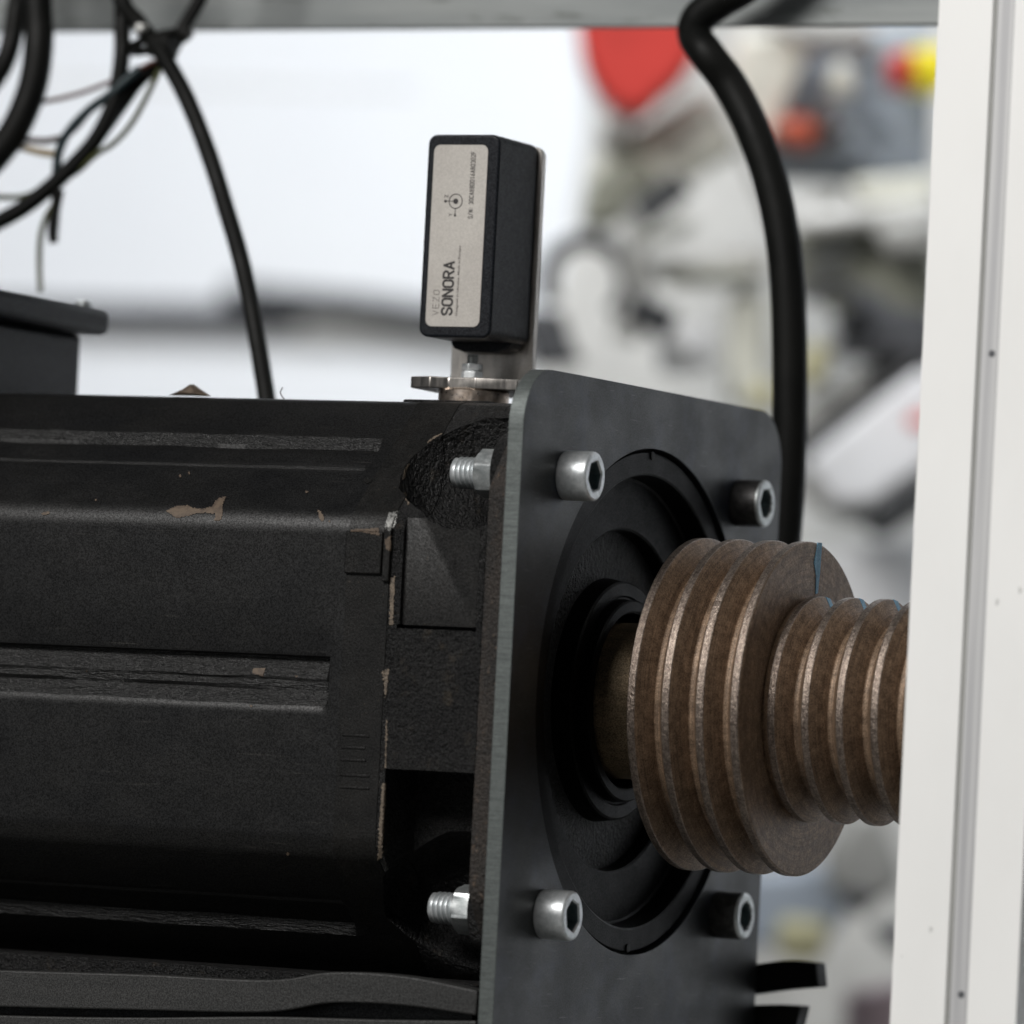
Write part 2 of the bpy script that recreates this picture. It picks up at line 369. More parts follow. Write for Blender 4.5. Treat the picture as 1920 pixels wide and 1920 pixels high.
# open the flange in the middle
adopt(motor, fl)
for y in (-80, 80):
    for z in (-80, 80):
        b = lathe('bolt_boss', [(-23.8, 14.5), (-23, 15.3), (-17, 16)], M['cast'], cen=(0, y, z), n=40); adopt(motor, b)
cutc = lathe('cutter', [(-19.5, 93.5), (-5, 93.5)], None, n=96); boolean(fl, [cutc])
face = lathe('bearing_shield', [(-19.3, 93.4), (-19.3, 94.3), (-2.4, 94.3), (-1.8, 93.6), (-1.8, 86), (-2.2, 85.3), (-10.4, 84.0), (-11, 83.2), (-11, 65.2), (-11.6, 64.4), (-25, 63), (-26, 62),
                    (-26, 55), (-25, 54), (-20, 53), (-19.3, 52), (-19.3, 47), (-19, 46.2), (-10, 45), (-9.3, 44.2), (-9.3, 39.6), (-10, 39), (-10, 38.4), (-6, 38), (-5.3, 37.4), (-5.3, 34), (-6, 33.2), (-12, 32.4), (-40, 32.4), (-40, 20)], M['dark'], n=128, ang=25)
shf = lathe('shaft', [(-60, 19), (119, 19), (120, 18)], M['zincdull'], n=48)
adopt(motor, face, shf)
for u, v in ((1185, 852), (1218, 1772)):
    p = at(u, v, 0); a = math.atan2(p.z, p.y)
    c = Vector((-1.7, 92.8*math.cos(a), 92.8*math.sin(a)))
    nt_ = lathe('jacking_hole', [(-1.9, 1.7), (-1.3, 1.7), (-1.25, 1.4)], M['rubber'], cen=(0, c.y, c.z), n=16); adopt(motor, nt_)
# terminal box on top
tb = box('terminal_box', -400, -280, -52, 52, 106, 138.5, M['case'], bv=2.5, seg=3)
adopt(motor, tb)
lid = box('terminal_box_lid', -408, -271.5, -60, 60, 138.7, 150.2, M['case'], bv=3.2, seg=3)
lid.parent = tb
gas = box('terminal_gasket', -281.5, -398, -50, 50, 104.5, 106.2, M['stainless'], bv=.3); adopt(motor, gas)
for x in (-280, -400):
    for y in (-51, 51):
        s = lathe('lid_screw', [(150.1, 3.6), (152.2, 3.4), (152.8, 2.4)], M['zincdull'], cen=(x, y, 0), axis='Z', n=20); s.parent = tb
# raised pad below the sensor
adopt(motor, box('sensor_pad', -86, -50, -44, -6, 106, 109.2, M['cast'], bv=.8))

# paint chips and bare edges: thin shapes laid on the painted surfaces
bpy.context.view_layer.update()
def bvh_of(objs):
    V, F = [], []
    for o in objs:
        b0 = len(V); V += [o.matrix_world @ v.co for v in o.data.vertices]; F += [tuple(i+b0 for i in p.vertices) for p in o.data.polygons]
    return BVHTree.FromPolygons(V, F)
tree = bvh_of([body, collar, eb, pad, pad2, fl])
def decal(name, pts, matl, parent, tr, lift=.16, sub=3, jit=.5, step=1.7):
    # a thin flake that follows the surface under it; the outline is ragged
    def inside(x, y):
        c = False; n = len(pts)
        for i in range(n):
            (x1, y1), (x2, y2) = pts[i], pts[(i+1) % n]
            if (y1 > y) != (y2 > y) and x < (x2-x1)*(y-y1)/(y2-y1)+x1: c = not c
        return c
    us = [p[0] for p in pts]; vs = [p[1] for p in pts]
    step = min(step, max(.6, min(max(us)-min(us), max(vs)-min(vs))/4))
    nu = int((max(us)-min(us))/step)+3; nv = int((max(vs)-min(vs))/step)+3
    V, F, ix = [], [], {}
    def vert(i, k):
        if (i, k) not in ix:
            u = min(us)+(i-1)*step; v = min(vs)+(k-1)*step
            u += jit*step*noise.noise(Vector((u*.9, v*.9, 1))); v += jit*step*noise.noise(Vector((u*.9, v*.9, 5)))
            loc, nor, _, _ = tr.ray_cast(CAM*S, ray(u, v))
            if loc is None: return None
            if nor.dot(ray(u, v)) > 0: nor = -nor
            ix[(i, k)] = len(V); V.append(loc/S+nor*lift)
        return ix[(i, k)]
    for i in range(nu):
        for k in range(nv):
            u = min(us)+(i-.5)*step; v = min(vs)+(k-.5)*step
            w_ = 1.1*noise.noise(Vector((u*.25, v*.25, 3)))*jit*2
            if inside(u+w_, v-w_):
                q = [vert(i, k), vert(i+1, k), vert(i+1, k+1), vert(i, k+1)]
                if None not in q and max((V[a]-V[b]).length for a in q for b in q) < 4: F.append(tuple(q))
    if not F: return None
    me = mesh(name, V, F)
    o = link(name, me, matl, None, smooth=False); m = o.modifiers.new('thick', 'SOLIDIFY'); m.thickness = .12*S; m.offset = 0
    adopt(parent, o); return o
chips = [
    [(312, 958), (330, 950), (352, 948), (362, 953), (380, 955), (398, 950), (404, 940), (412, 934), (424, 932), (418, 946), (416, 975), (402, 977), (404, 964), (385, 962), (372, 962), (352, 968), (330, 971)],
    [(596, 957), (603, 960), (609, 974), (604, 979), (598, 970)],
    [(78, 962), (92, 959), (94, 964), (80, 967)],
    [(474, 1254), (498, 1253), (496, 1259), (494, 1268), (482, 1265), (474, 1263)],
    [(553, 1266), (559, 1268), (556, 1272)],
    [(658, 993), (711, 990), (712, 1004), (690, 1000), (676, 997), (658, 997)],
    [(722, 1012), (733, 1004), (732, 1034), (724, 1030)],
]
for c in chips: decal('paint_chip', c, M['chip'], motor, tree)
for c in ([(733, 1085), (741, 1080), (737, 1176), (730, 1170)], [(716, 1258), (729, 1254), (727, 1285), (722, 1310), (720, 1275)],
          [(717, 1470), (724, 1468), (716, 1608), (708, 1612), (712, 1540)], [(724, 1350), (727, 1350), (724, 1440), (722, 1440)]):
    decal('bare_edge', c, M['bare'], motor, tree, jit=.9, sub=8)
decal('bare_edge', [(729, 962), (746, 958), (742, 984), (733, 996), (721, 990)], M['pale'], motor, tree, jit=.6, sub=4, lift=.1)  # pale flake paints a specular flare onto the scraped collar corner
for c in ([(754, 900), (757, 898), (762, 882), (768, 870), (766, 869), (759, 880)], [(800, 830), (802, 832), (818, 820), (829, 815), (827, 813), (815, 818)],
          [(757, 925), (760, 923), (768, 945), (765, 947)]):
    decal('bare_edge', c, M['bare'], motor, tree, jit=.5, sub=3, lift=.12)
for c in [(690, 901, 9, 6), (338, 893, 2, 3), (575, 923, 3, 2), (163, 1258, 1.5, 2), (540, 1601, 3, 3), (471, 1324, 3, 2), (355, 888, 2, 3), (180, 938, 2, 2), (618, 978, 2, 2)]:
    decal('paint_chip', [(c[0]+c[2]*math.cos(t), c[1]+c[3]*math.sin(t)) for t in (0, 1, 2, 3, 4, 5)], M['paintend'] if c[2] > 5 else M['chip'], motor, tree, sub=1)

# ------------------------------------------------------------------ mounting plate
outer = rrect(-118, 121.5, -230, 117.6, 22, 10)
plate = prism('mounting_plate', outer, -6, 0, 'X', M['plate'])
plate.data.materials.append(M['cut'])
cutc = lathe('cutter', [(-12, 95.3), (3, 95.3)], None, n=128)
holes = [lathe('cutter', [(-12, 6.6), (3, 6.6)], None, n=24, cen=(0, y, z)) for y in (-80, 80) for z in (-80, 80)]
boolean(plate, [cutc]+holes)
for p in plate.data.polygons:
    if abs(p.normal.x) < .5 and p.center.y < -.085: p.material_index = 1
bevel(plate, 1.1, 3, 40)
tag(plate, 'dark blued steel plate with rounded corners and a round hole bolted to the motor', 'steel plate')

# ------------------------------------------------------------------ bolts and nuts
def hexpts(r, rot=0): return [(r*math.cos(math.radians(60*k+rot)), r*math.sin(math.radians(60*k+rot))) for k in range(6)]
def make_bolt():
    root = empty('socket_bolt', (0, 0, 0), 'x', 'bolt', 'cap bolts holding the steel plate')
    n = 72; V, F = [], []
    hx = hexpts(5.9, 12)
    def hexr(t):
        a = (t-math.radians(12)) % math.radians(60)-math.radians(30); return 5.1/math.cos(a)
    rings = [(0.15, lambda t: 8.9), (0.6, lambda t: 9.1), (10.9, lambda t: 9.1), (11.6, lambda t: 8.8), (12.0, lambda t: 8.1), (12.0, lambda t: hexr(t)+.55), (11.4, hexr), (6.4, hexr), (5.6, lambda t: 0.05)]
    for x, f in rings:
        for k in range(n):
            t = 2*math.pi*k/n; V.append((x, f(t)*math.cos(t), f(t)*math.sin(t)))
    for i in range(len(rings)-1):
        for k in range(n): F.append((i*n+k, i*n+(k+1) % n, (i+1)*n+(k+1) % n, (i+1)*n+k))
    F.append(tuple(range(n)))
    h = obj('head', V, F, M['zinc']); autosmooth(h.data, 28)
    h.data.materials.append(M['socket'])
    for p in h.data.polygons:
        if p.center.x < .0114 and math.hypot(p.center.y, p.center.z) < .0062: p.material_index = 1
    prof = [(0.1, 6.0), (-30, 6.0)]
    x = -30.0
    while x > -43.6: prof += [(x-.35, 6.0), (x-.7, 5.85), (x-1.3, 4.95), (x-1.55, 4.95)]; x -= 1.95
    prof += [(-44.2, 5.6), (-44.9, 4.6)]
    t = lathe('threaded_shank', prof, M['zinc'], n=40, ang=50)
    h.parent = root; t.parent = root
    return root
def make_nut():
    V, F = [], []
    n = 72
    def hr(t, R=8.2):
        a = (t-math.radians(30)) % math.radians(60)-math.radians(30); return R/math.cos(a)
    rings = [(-33.8, lambda t: 6.1), (-33.8, lambda t: min(hr(t), 8.2)), (-33.0, lambda t: min(hr(t), 9.25)), (-25.0, lambda t: min(hr(t), 9.3)), (-24.1, lambda t: 8.4), (-24.1, lambda t: 6.1)]
    for x, f in rings:
        for k in range(n):
            t = 2*math.pi*k/n; V.append((x, f(t)*math.cos(t), f(t)*math.sin(t)))
    for i in range(len(rings)):
        j = (i+1) % len(rings)
        for k in range(n): F.append((i*n+k, i*n+(k+1) % n, j*n+(k+1) % n, j*n+k))
    o = obj('hex_nut', V, F, M['zincdull']); autosmooth(o.data, 28); return o
def copy_tree(o, parent=None):
    c = o.copy(); COL.objects.link(c); c.parent = parent
    for ch in o.children: copy_tree(ch, c)
    return c
bolt = make_bolt(); nut = make_nut(); tag(nut, 'x', 'nut', 'hex nuts behind the plate')
bl = [(-80, 80, 'silver socket head bolt at the upper corner of the plate above the motor side', 'pale zinc hex nut behind the plate in the upper motor pocket'),
      (-80, -80, 'silver socket head bolt at the lower corner of the plate by the cut edge', 'white glinting hex nut behind the plate in the lower motor pocket'),
      (80, 80, 'darker socket head bolt near the thick cable, above the pulley', 'hex nut behind the plate by the thick cable'),
      (80, -80, 'darker socket head bolt low on the plate, under the pulley', 'hex nut behind the plate under the pulley')]
for i, (y, z, lb, ln) in enumerate(bl):
    b = bolt if i == 0 else copy_tree(bolt)
    if y > 0:  # far-side heads: shade and dark reflection painted by a darker material
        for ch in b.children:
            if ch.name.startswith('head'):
                ch.data = ch.data.copy(); ch.data.materials[0] = M['zincshade']; ch.data.materials.append(M['zincdull'])
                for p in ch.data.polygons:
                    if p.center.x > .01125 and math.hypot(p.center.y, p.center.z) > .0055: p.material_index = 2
    b.location = (0, y*S, z*S); b.rotation_euler = ((0, .5, .9, .2)[i], 0, 0); b['label'] = lb
    if y < 0:
        k = nut if i == 0 else nut.copy()
        if i: COL.objects.link(k)
        k.location = (0, y*S, z*S); k.rotation_euler = ((.25, -.18)[i], 0, 0); k['label'] = ln

# ------------------------------------------------------------------ stepped pulley
pul = empty('stepped_pulley', (0, 0, 0), 'brown oxidised steel stepped belt pulley with large and small grooved steps', 'pulley')
def steps(cs, R, depth, hw, x0=None, x1=None):
    out = []
    for i, c in enumerate(cs):
        out += [(c-hw, R-.25), (c-hw+.3, R), (c+hw-.3, R), (c+hw, R-.25)]
        if i < len(cs)-1:
            m = (c+cs[i+1])/2; out += [(m-2.2, R-depth*.72), (m-1.1, R-depth+.2), (m-.7, R-depth), (m+.7, R-depth), (m+1.1, R-depth+.2), (m+2.2, R-depth*.72)]
    return out
big = steps([22.6, 36.3, 50.0, 63.7], 62.3, 8.8, 1.55)
prof = [(20.8, 24), (20.8, 60)] + big + [(65.5, 61.5), (65.5, 36)]
large = lathe('large_step', prof, M['iron'], n=192, ang=20)
sm = steps([69.6, 83.0, 96.6, 110.2, 123.8], 42.0, 8.4, 1.45)
small = lathe('small_step', [(65.4, 40)] + sm + [(125.6, 41), (125.6, 19.2)], M['iron'], n=160, ang=20)
hub = lathe('hub', [(-22, 20), (-22, 28.6), (-21.2, 29.4), (20.9, 29.4), (20.9, 20)], M['hub'], n=96)
for o, R in ((large, 62.3), (small, 42.0)):
    o.data.materials.append(M['rim'])
    for p in o.data.polygons:
        c = p.center; rr = math.hypot(c.y, c.z)
        if rr > (R-.35)*S and abs(p.normal.x) < .8: p.material_index = 1
adopt(pul, large, small, hub)
# layout-ink marks across the rims
def onface(u, v, X):
    d = ray(u, v); t = (X-CAM.x)/d.x; return CAM+d*t
poly = [(1533, 1017), (1541, 1018), (1539, 1045), (1537, 1075), (1533, 1112), (1529, 1114), (1530, 1080), (1526, 1055), (1530, 1035)]
V = [onface(u, v, 65.6)+Vector((.14, 0, 0)) for u, v in poly]; n = len(V); V += [v-Vector((.25, 0, 0)) for v in V]
mk = obj('ink_mark', V, [tuple(range(n)), tuple(range(n, 2*n))]+[(i, (i+1) % n, n+(i+1) % n, n+i) for i in range(n)], M['blue'], smooth=False)
adopt(pul, mk)
for i, c in enumerate((69.6, 83.0, 96.6, 110.2)):
    # mark runs over the rim and down the far groove wall
    pr = [(c-1.7, 42.0), (c+1.5, 41.9), (c+4.5, 36.3)]
    V, F = [], []
    for x, r in pr:
        for t in (0.70, 0.80):
            a = math.pi/2-math.radians(6)+(-.0) + (t-.75)
            for dr in (.18, -.2): V.append((x, (r+dr)*math.cos(a), (r+dr)*math.sin(a)))
    for j in range(2):
        b = j*4; F += [(b, b+2, b+6, b+4), (b+1, b+5, b+7, b+3), (b, b+4, b+5, b+1), (b+2, b+3, b+7, b+6)]
    F += [(0, 1, 3, 2), (8, 10, 11, 9)]
    adopt(pul, obj('ink_mark', V, F, M['blue'], smooth=False))

# ------------------------------------------------------------------ vibration sensor
sen = empty('vibration_sensor', (-75, -25, 134), 'black box sensor with a pale printed label standing above the motor', 'sensor')
case = prism('case', rrect(-90.3, -60.0, 134.3, 211.6, 3.6, 6), -25, 9.6, 'Y', M['case']); bevel(case, 1.0, 3, 50)
lab = prism('label', rrect(-87.4, -64.7, 138.4, 207.6, 2.6, 6), -25.25, -24.6, 'Y', M['label'])
adopt(sen, case, lab)
lip = prism('base_lip', [(-88, 134.5), (-62, 134.5), (-63.5, 132), (-68, 130.6), (-82, 130.6), (-86.5, 132)], -2, 9.4, 'Y', M['case'], bv=.6); adopt(sen, lip)
def text(body, along, across, h, matl, length=None, ext=.05, name='printed_text', bold=0.0):
    # text reading upward: its right is +Z, its up is -X, it faces the camera side
    cu = bpy.data.curves.new(name, 'FONT'); cu.body = body; cu.size = 1.0; cu.extrude = .004; cu.offset = bold
    cu.resolution_u = 4
    to = bpy.data.objects.new(name, cu); COL.objects.link(to); bpy.context.view_layer.update()
    me = bpy.data.meshes.new_from_object(to.evaluated_get(bpy.context.evaluated_depsgraph_get()))
    bpy.data.objects.remove(to, do_unlink=True)
    xs_ = [v.co.x for v in me.vertices]; ys_ = [v.co.y for v in me.vertices]
    x0, x1, y0, y1 = min(xs_), max(xs_), min(ys_), max(ys_)
    sy = h/(y1-y0); sx = (length/(x1-x0)) if length else sy
    for v in me.vertices:
        a = (v.co.x-x0)*sx; b = (v.co.y-y0)*sy; d = v.co.z*10
        # label-left edge is x=-87.4, bottom z=138.4; baseline at 'across'
        v.co = Vector((-87.4+across-b, -25.31-d, 138.4+along+a))*S
    me.materials.clear(); me.materials.append(matl)
    o = bpy.data.objects.new(name, me); COL.objects.link(o); adopt(sen, o); o.parent = lab
    o.matrix_parent_inverse = Matrix.Translation(-sen.location) if False else Matrix()
    return o
def arc(cx, cy, rx, ry, a0, a1, n=7): return [(cx+rx*math.cos(math.radians(a0+(a1-a0)*k/n)), cy+ry*math.sin(math.radians(a0+(a1-a0)*k/n))) for k in range(n+1)]
O_ = arc(2, 5.6, 2, 1.9, 0, 180)+arc(2, 1.9, 2, 1.9, 180, 360)+[(4, 5.6)]
GL = {'O': [O_], '0': [O_], 'N': [[(0, 0), (0, 7.5), (4, 0), (4, 7.5)]], 'A': [[(0, 0), (2, 7.5), (4, 0)], [(.8, 2.2), (3.2, 2.2)]],
      'R': [[(0, 0), (0, 7.5), (2, 7.5)]+arc(2, 5.6, 1.9, 1.9, 90, -90)+[(0, 3.7)], [(2, 3.7), (4, 0)]],
      'S': [arc(2, 5.6, 2, 1.9, 10, 180)+[(.6, 4.3), (3.4, 3.1)]+arc(2, 1.9, 2, 1.9, 20, -170)],
      'C': [arc(2, 5.6, 2, 1.9, 10, 180)+arc(2, 1.9, 2, 1.9, 180, 350)], 'D': [[(0, 0), (0, 7.5), (2, 7.5)]+arc(2, 5.6, 2, 1.9, 90, 0)+arc(2, 1.9, 2, 1.9, 0, -90)+[(0, 0)]],
      '3': [arc(2, 5.6, 2, 1.9, 150, -80)+arc(2, 1.9, 2, 1.9, 80, -150)], '8': [arc(2, 5.6, 1.8, 1.8, 0, 360, 12), arc(2, 1.9, 2, 1.9, 0, 360, 12)],
      '1': [[(.8, 6.2), (2.4, 7.5), (2.4, 0)]], '6': [[(3, 7.5), (.4, 3)]+arc(2, 1.9, 2, 1.9, 150, 500, 12)], '2': [arc(2, 5.5, 2, 2, 160, -20)+[(0, 0), (4, 0)]],
      'F': [[(4, 7.5), (0, 7.5), (0, 0)], [(0, 4), (3.2, 4)]], '/': [[(0, -.5), (3.4, 8)]], ':': [[(1.5, 1.2), (1.5, 1.9)], [(1.5, 4.6), (1.5, 5.3)]],
      'V': [[(0, 7.5), (2, 0), (4, 7.5)]], 'E': [[(4, 7.5), (0, 7.5), (0, 0), (4, 0)], [(0, 3.8), (3.4, 3.8)]], 'Z': [[(0, 7.5), (4, 7.5), (0, 0), (4, 0)]]}
def stroke(body, along, across, h, length, th, matl, adv=5.6):
    V, F = [], []; x = 0
    n = sum(adv if c != ' ' else adv*.5 for c in body)-adv+4; sx = length/n; sy = h/7.5
    lay = 0
    for ch in body:
        for st_ in GL.get(ch, []):
            for (a, b), (c, d) in zip(st_, st_[1:]):
                A = Vector(((x+a)*sx, b*sy)); B = Vector(((x+c)*sx, d*sy)); t = (B-A)
                if t.length < 1e-6: continue
                t.normalize(); q = Vector((-t.y, t.x))*th/2; A -= t*th*.32; B += t*th*.32
                i = len(V); lay = (lay+1) % 7
                for p in (A+q, A-q, B-q, B+q): V.append((-87.4+across-p.y, -25.30-lay*.004, 138.4+along+p.x))
                for p in (A+q, A-q, B-q, B+q): V.append((-87.4+across-p.y, -25.20, 138.4+along+p.x))
                F += [(i, i+1, i+2, i+3), (i, i+1, i+5, i+4), (i+1, i+2, i+6, i+5), (i+2, i+3, i+7, i+6), (i+3, i, i+4, i+7)]
        x += adv if ch != ' ' else adv*.5
    o = obj('printed_text', V, F, matl, smooth=False); o.parent = lab; return o
bpy.context.view_layer.update()
stroke('VEZO', 4.3, 5.3, 2.5, 9.4, .27, M['inkpale'], 6.4)
stroke('SONORA', 4.5, 10.9, 4.2, 20.0, .84, M['ink'])
text('Designed in Ukraine. Made in Europe', 4.2, 13.6, 1.15, M['inkpale'], 26.6, bold=.01)
stroke('S/N: 30CA88DD16A80302F', 41.2, 17.6, 1.8, 25.4, .27, M['ink'], 6.3)
text('Z', 49.0, 6.9, 1.5, M['ink'], 1.2); text('Y', 42.0, 9.0, 1.5, M['ink'], 1.3)
def ring(a, c, r, wd, name='printed_symbol'):
    V, F = [], []; n = 32
    for k in range(n):
        t = 2*math.pi*k/n
        for rr in (r-wd, r+wd if wd else r):
            V.append((-87.4+c+rr*math.cos(t), -25.36, 138.4+a+rr*math.sin(t)))
    V2 = [(x, y+.3, z) for x, y, z in V]; m = len(V); V = V+V2
    for k in range(n):
        i, j = 2*k, 2*((k+1) % n); F += [(i, i+1, j+1, j), (i+1, m+i+1, m+j+1, j+1), (i, j, m+j, m+i)]
    o = obj(name, V, F, M['ink'], smooth=False); return o
sym = [ring(47.7, 10.2, 2.75, .16), ring(47.7, 10.2, .55, .5), ring(42.3, 10.2, .25, .24), ring(47.7, 5.9, .28, .27),
       box('printed_symbol', -87.4+10.05, -87.4+10.3, -25.36, -25.1, 138.4+42.3, 138.4+45.0, M['ink']),
       box('printed_symbol', -87.4+6.0, -87.4+9.8, -25.36, -25.1, 138.4+47.6, 138.4+47.85, M['ink'])]
for o in sym: o.parent = lab
# bracket: upright plate behind the sensor and a foot plate under it
brk = empty('sensor_bracket', (-75, 0, 112), 'stainless angle bracket carrying the black sensor above the motor', 'bracket')
upr = prism('upright', rrect(-93, -58.4, 118.4, 211.0, 4, 5), 10, 13.4, 'Y', M['stainless'], bv=.3)
shelf = prism('foot', [(-88, -34), (-78, -38), (-72, -34), (-60, -36), (-45, -30), (-42, 13.4), (-93, 13.4), (-90, 0)], 114.2, 118.5, 'Z', M['stainless'], bv=.4)
adopt(brk, upr, shelf)
disc = lathe('mounting_disc', [(109.0, 13.0), (109.3, 13.4), (113.7, 13.4), (114.2, 12.9)], M['bronze'], axis='Z', cen=(-66, -24, 0), n=64)
tag(disc, 'round warm steel disc under the sensor bracket on the motor', 'disc')
sb = empty('stud_bolt', (-75, -8, 118), 'small stud with a shiny nut beneath the black sensor', 'bolt')
prof = [(118.4, 2.3)]; z = 120
while z < 128.5: prof += [(z, 2.3), (z+.45, 1.95), (z+.7, 1.95)]; z += .9
st = lathe('stud', prof+[(129.2, 1.8)], M['zincdull'], axis='Z', cen=(-75, -8, 0), n=20)
ws = lathe('washer', [(118.5, 6.8), (119.4, 6.8)], M['zinc'], axis='Z', cen=(-75, -8, 0), n=32); bevel(ws, .2)
nn = prism('hex_nut', [(-75+4.4*math.cos(math.radians(60*k+10)), -8+4.4*math.sin(math.radians(60*k+10))) for k in range(6)], 119.4, 122.8, 'Z', M['zinc'], bv=.4)
n2 = prism('jam_nut', [(-75+4.2*math.cos(math.radians(60*k+32)), -8+4.2*math.sin(math.radians(60*k+32))) for k in range(6)], 123.0, 125.6, 'Z', M['zinc'], bv=.4)
adopt(sb, st, ws, nn, n2)

# small debris on top of the motor
c = at(355, 742, -50)
V = [c+Vector(p) for p in ((-9, 0, 0), (9, 1, 0), (5, -5, .5), (0, 3, 4.6), (-3, -3, 1.2), (1, -2, 4.2))]
tag(obj('wood_chip', V, [(0, 4, 3), (4, 5, 3), (4, 2, 5), (2, 1, 5), (1, 3, 5), (0, 3, 1), (0, 1, 2, 4)], M['chip'], smooth=False), 'small brown wood chip lying on top of the motor', 'wood chip')
tag(tube('wire_bit', [at(533, 748, -52), at(528, 742, -52), at(526, 735, -52), at(530, 726, -52)], .22, BG['brown'], n=6), 'tiny curved wire bit standing on the motor top', 'wire')

# ------------------------------------------------------------------ flat bars under the motor
def strap(name, top, bot, d0, d1, label):
    T = smoothpath([Vector((x, 0, z)) for x, z in top], 8); B = smoothpath([Vector((x, 0, z)) for x, z in bot], 8)
    pts = [(p.x, p.z) for p in T] + [(p.x, p.z) for p in reversed(B)]
    o = prism(name, pts, d0, d1, 'Y', M['foot'] if d0 < 0 else M['rubber']); bevel(o, .6, 2, 50)
    return tag(o, label, 'metal bar', 'flat bars under the motor')
strap('flat_bar', [(-420, -117), (-300, -115.6), (-207, -112.6), (-150, -110.6), (-95, -109.4), (-69, -105), (-40, -104.6), (-9.6, -108)],
      [(-420, -131), (-300, -129.4), (-207, -126.2), (-150, -123.8), (-95, -121.2), (-69, -116.2), (-40, -115.2), (-9.6, -117)], -112, -101, 'upper dark grey flat bar with a hump under the motor')
strap('flat_bar', [(-420, -134), (-300, -132.6), (-207, -129.4), (-150, -126.6), (-95, -122.8), (-50, -121), (-9.6, -118.9)],
      [(-420, -150), (-300, -150), (-207, -148), (-150, -146), (-95, -142), (-50, -140), (-9.6, -138)], -112, -101, 'lower dark grey flat bar along the bottom under the motor')
strap('flat_bar', [(-30, -104), (-3, -99.7), (11, -97.4), (24, -97.6)], [(-30, -116), (-3, -111.6), (11, -109), (25.4, -107)], 124, 134, 'upper black curved bar sticking out behind the plate')
strap('flat_bar', [(-30, -118.5), (-3, -115.8), (8, -114.9), (18.5, -114.8)], [(-30, -132), (-3, -129), (8, -127.6), (16, -126.2)], 124, 134, 'lower black curved bar sticking out behind the plate')

base = empty('motor_base', (-200, 5, -150), 'black cast base block under the motor behind the flat bars', 'motor base')
bb = box('base_block', -420, -14, -58, 112, -260, -107, M['cast'], bv=4); bc = box('base_rib', -420, -22, -92, -60, -115, -106.5, M['cast'], bv=1.0)
bt_ = box('base_side', -420, -16, -100, -60, -260, -112.8, M['paint'], bv=1)
adopt(base, bb, bc, bt_)
# ------------------------------------------------------------------ frame: rail on top, white post in front
rail = empty('frame_rail', (-170, 205, 280), 'grey aluminium frame rail running along the top', 'rail')
r1 = box('rail_profile', -1300, 420, 180, 187, 280.4, 345, M['rail'], bv=.5, seg=3)
r2_ = box('shade_board', -1300, -190, 112, 470, 345.2, 372, M['foot'], bv=1.5)  # unseen board, added and sized to keep overhead light off the motor
adopt(rail, r1, r2_)
post = empty('frame_post', (166, -70, -900), 'white slotted aluminium post standing in front of the pulley', 'post')
# slot profile seen from above, extruded upright
x0, x1, sA, sB, yf = 141.2, 188.6, 161.9, 170.0, -90
pp = [(x0, yf), (sA, yf), (sA, yf+2.2), (sA+1, yf+2.6), (sA+1, yf+5), (sB-.6, yf+5), (sB-.6, yf+2.6), (sB, yf+2.2), (sB, yf), (x1, yf), (x1, yf+50), (x0, yf+50)]
p1 = prism('post_profile', pp, -1000, 700, 'Z', M['post']); bevel(p1, 1.1, 3, 50)
p2 = box('slot_strip', sA+1.2, sB-.05, yf+.7, yf+4.9, -1000, 700, M['groove'], bv=.5)
p3 = box('slot_gap_shade', sA+.05, sA+1.1, yf+.9, yf+4.7, -1000, 700, BG['grey'], bv=.2)  # grey strip painting the dark of the gap along the slot's edge
adopt(post, p1, p2, p3)
for k in range(6):
    zz = random.uniform(-112, 250); xx = random.choice([random.uniform(x0+2, sA-2), random.uniform(sB+2, x1-2)]); rr = random.choice([.25, .35, .45, .9])
    pts_ = [(xx+rr*random.uniform(.5, 1.1)*math.cos(t), zz+rr*random.uniform(.6, 2.0)*math.sin(t)) for t in (0, .8, 1.6, 2.4, 3.1, 3.9, 4.7, 5.5)]
    adopt(post, prism('dirt_speck', pts_, yf-.04, yf+.2, 'Y', M['dirt']))
for z in (126.7, -98.8):
    s = lathe('slot_screw', [(yf+.6, .3), (yf+.7, 1.3), (yf+1.7, 1.5)], BG['dgrey'], axis='Y', cen=(167.4, 0, z), n=16); adopt(post, s)

# ------------------------------------------------------------------ cables
def cable(name, pts, d, matl, label, group=None, cat='cable', n=16):
    o = tube(name, [at(u, v, y) for u, v, y in pts], d/2, matl, n=n); return tag(o, label, cat, group)
GB = 'black cables hanging from the rail'
cable('thick_cable', [(1700, -900, 160), (1600, -400, 160), (1490, -120, 160), (1408, -34, 160), (1352, 2, 160), (1312, 32, 160), (1303, 66, 160), (1326, 102, 154), (1368, 158, 158), (1410, 240, 158), (1445, 340, 158), (1468, 450, 158), (1478, 560, 158), (1481, 700, 158), (1479, 850, 158), (1470, 1000, 158), (1455, 1120, 158), (1430, 1300, 158)],
      14.4, M['rubber'], 'thick black cable curving down behind the right side of the plate', GB, n=24)
cable('long_cable', [(120, -900, 140), (150, -400, 130), (215, -40, 120), (262, 45, 112), (300, 95, 104), (348, 180, 96), (392, 290, 90), (425, 395, 84), (450, 480, 78), (470, 570, 72), (486, 660, 66), (499, 740, 60), (506, 800, 55)], 7.2, M['rubber'],
      'single black cable arcing down onto the motor top', GB)
cable('loop_cable', [(90, -900, 140), (85, -400, 140), (75, -80, 130), (70, 0, 125), (73, 70, 120), (66, 140, 118), (48, 200, 116), (20, 255, 114), (-20, 305, 112), (-70, 350, 112)], 12.6, M['rubber'], 'thickest black cable looping down at the upper corner', GB)
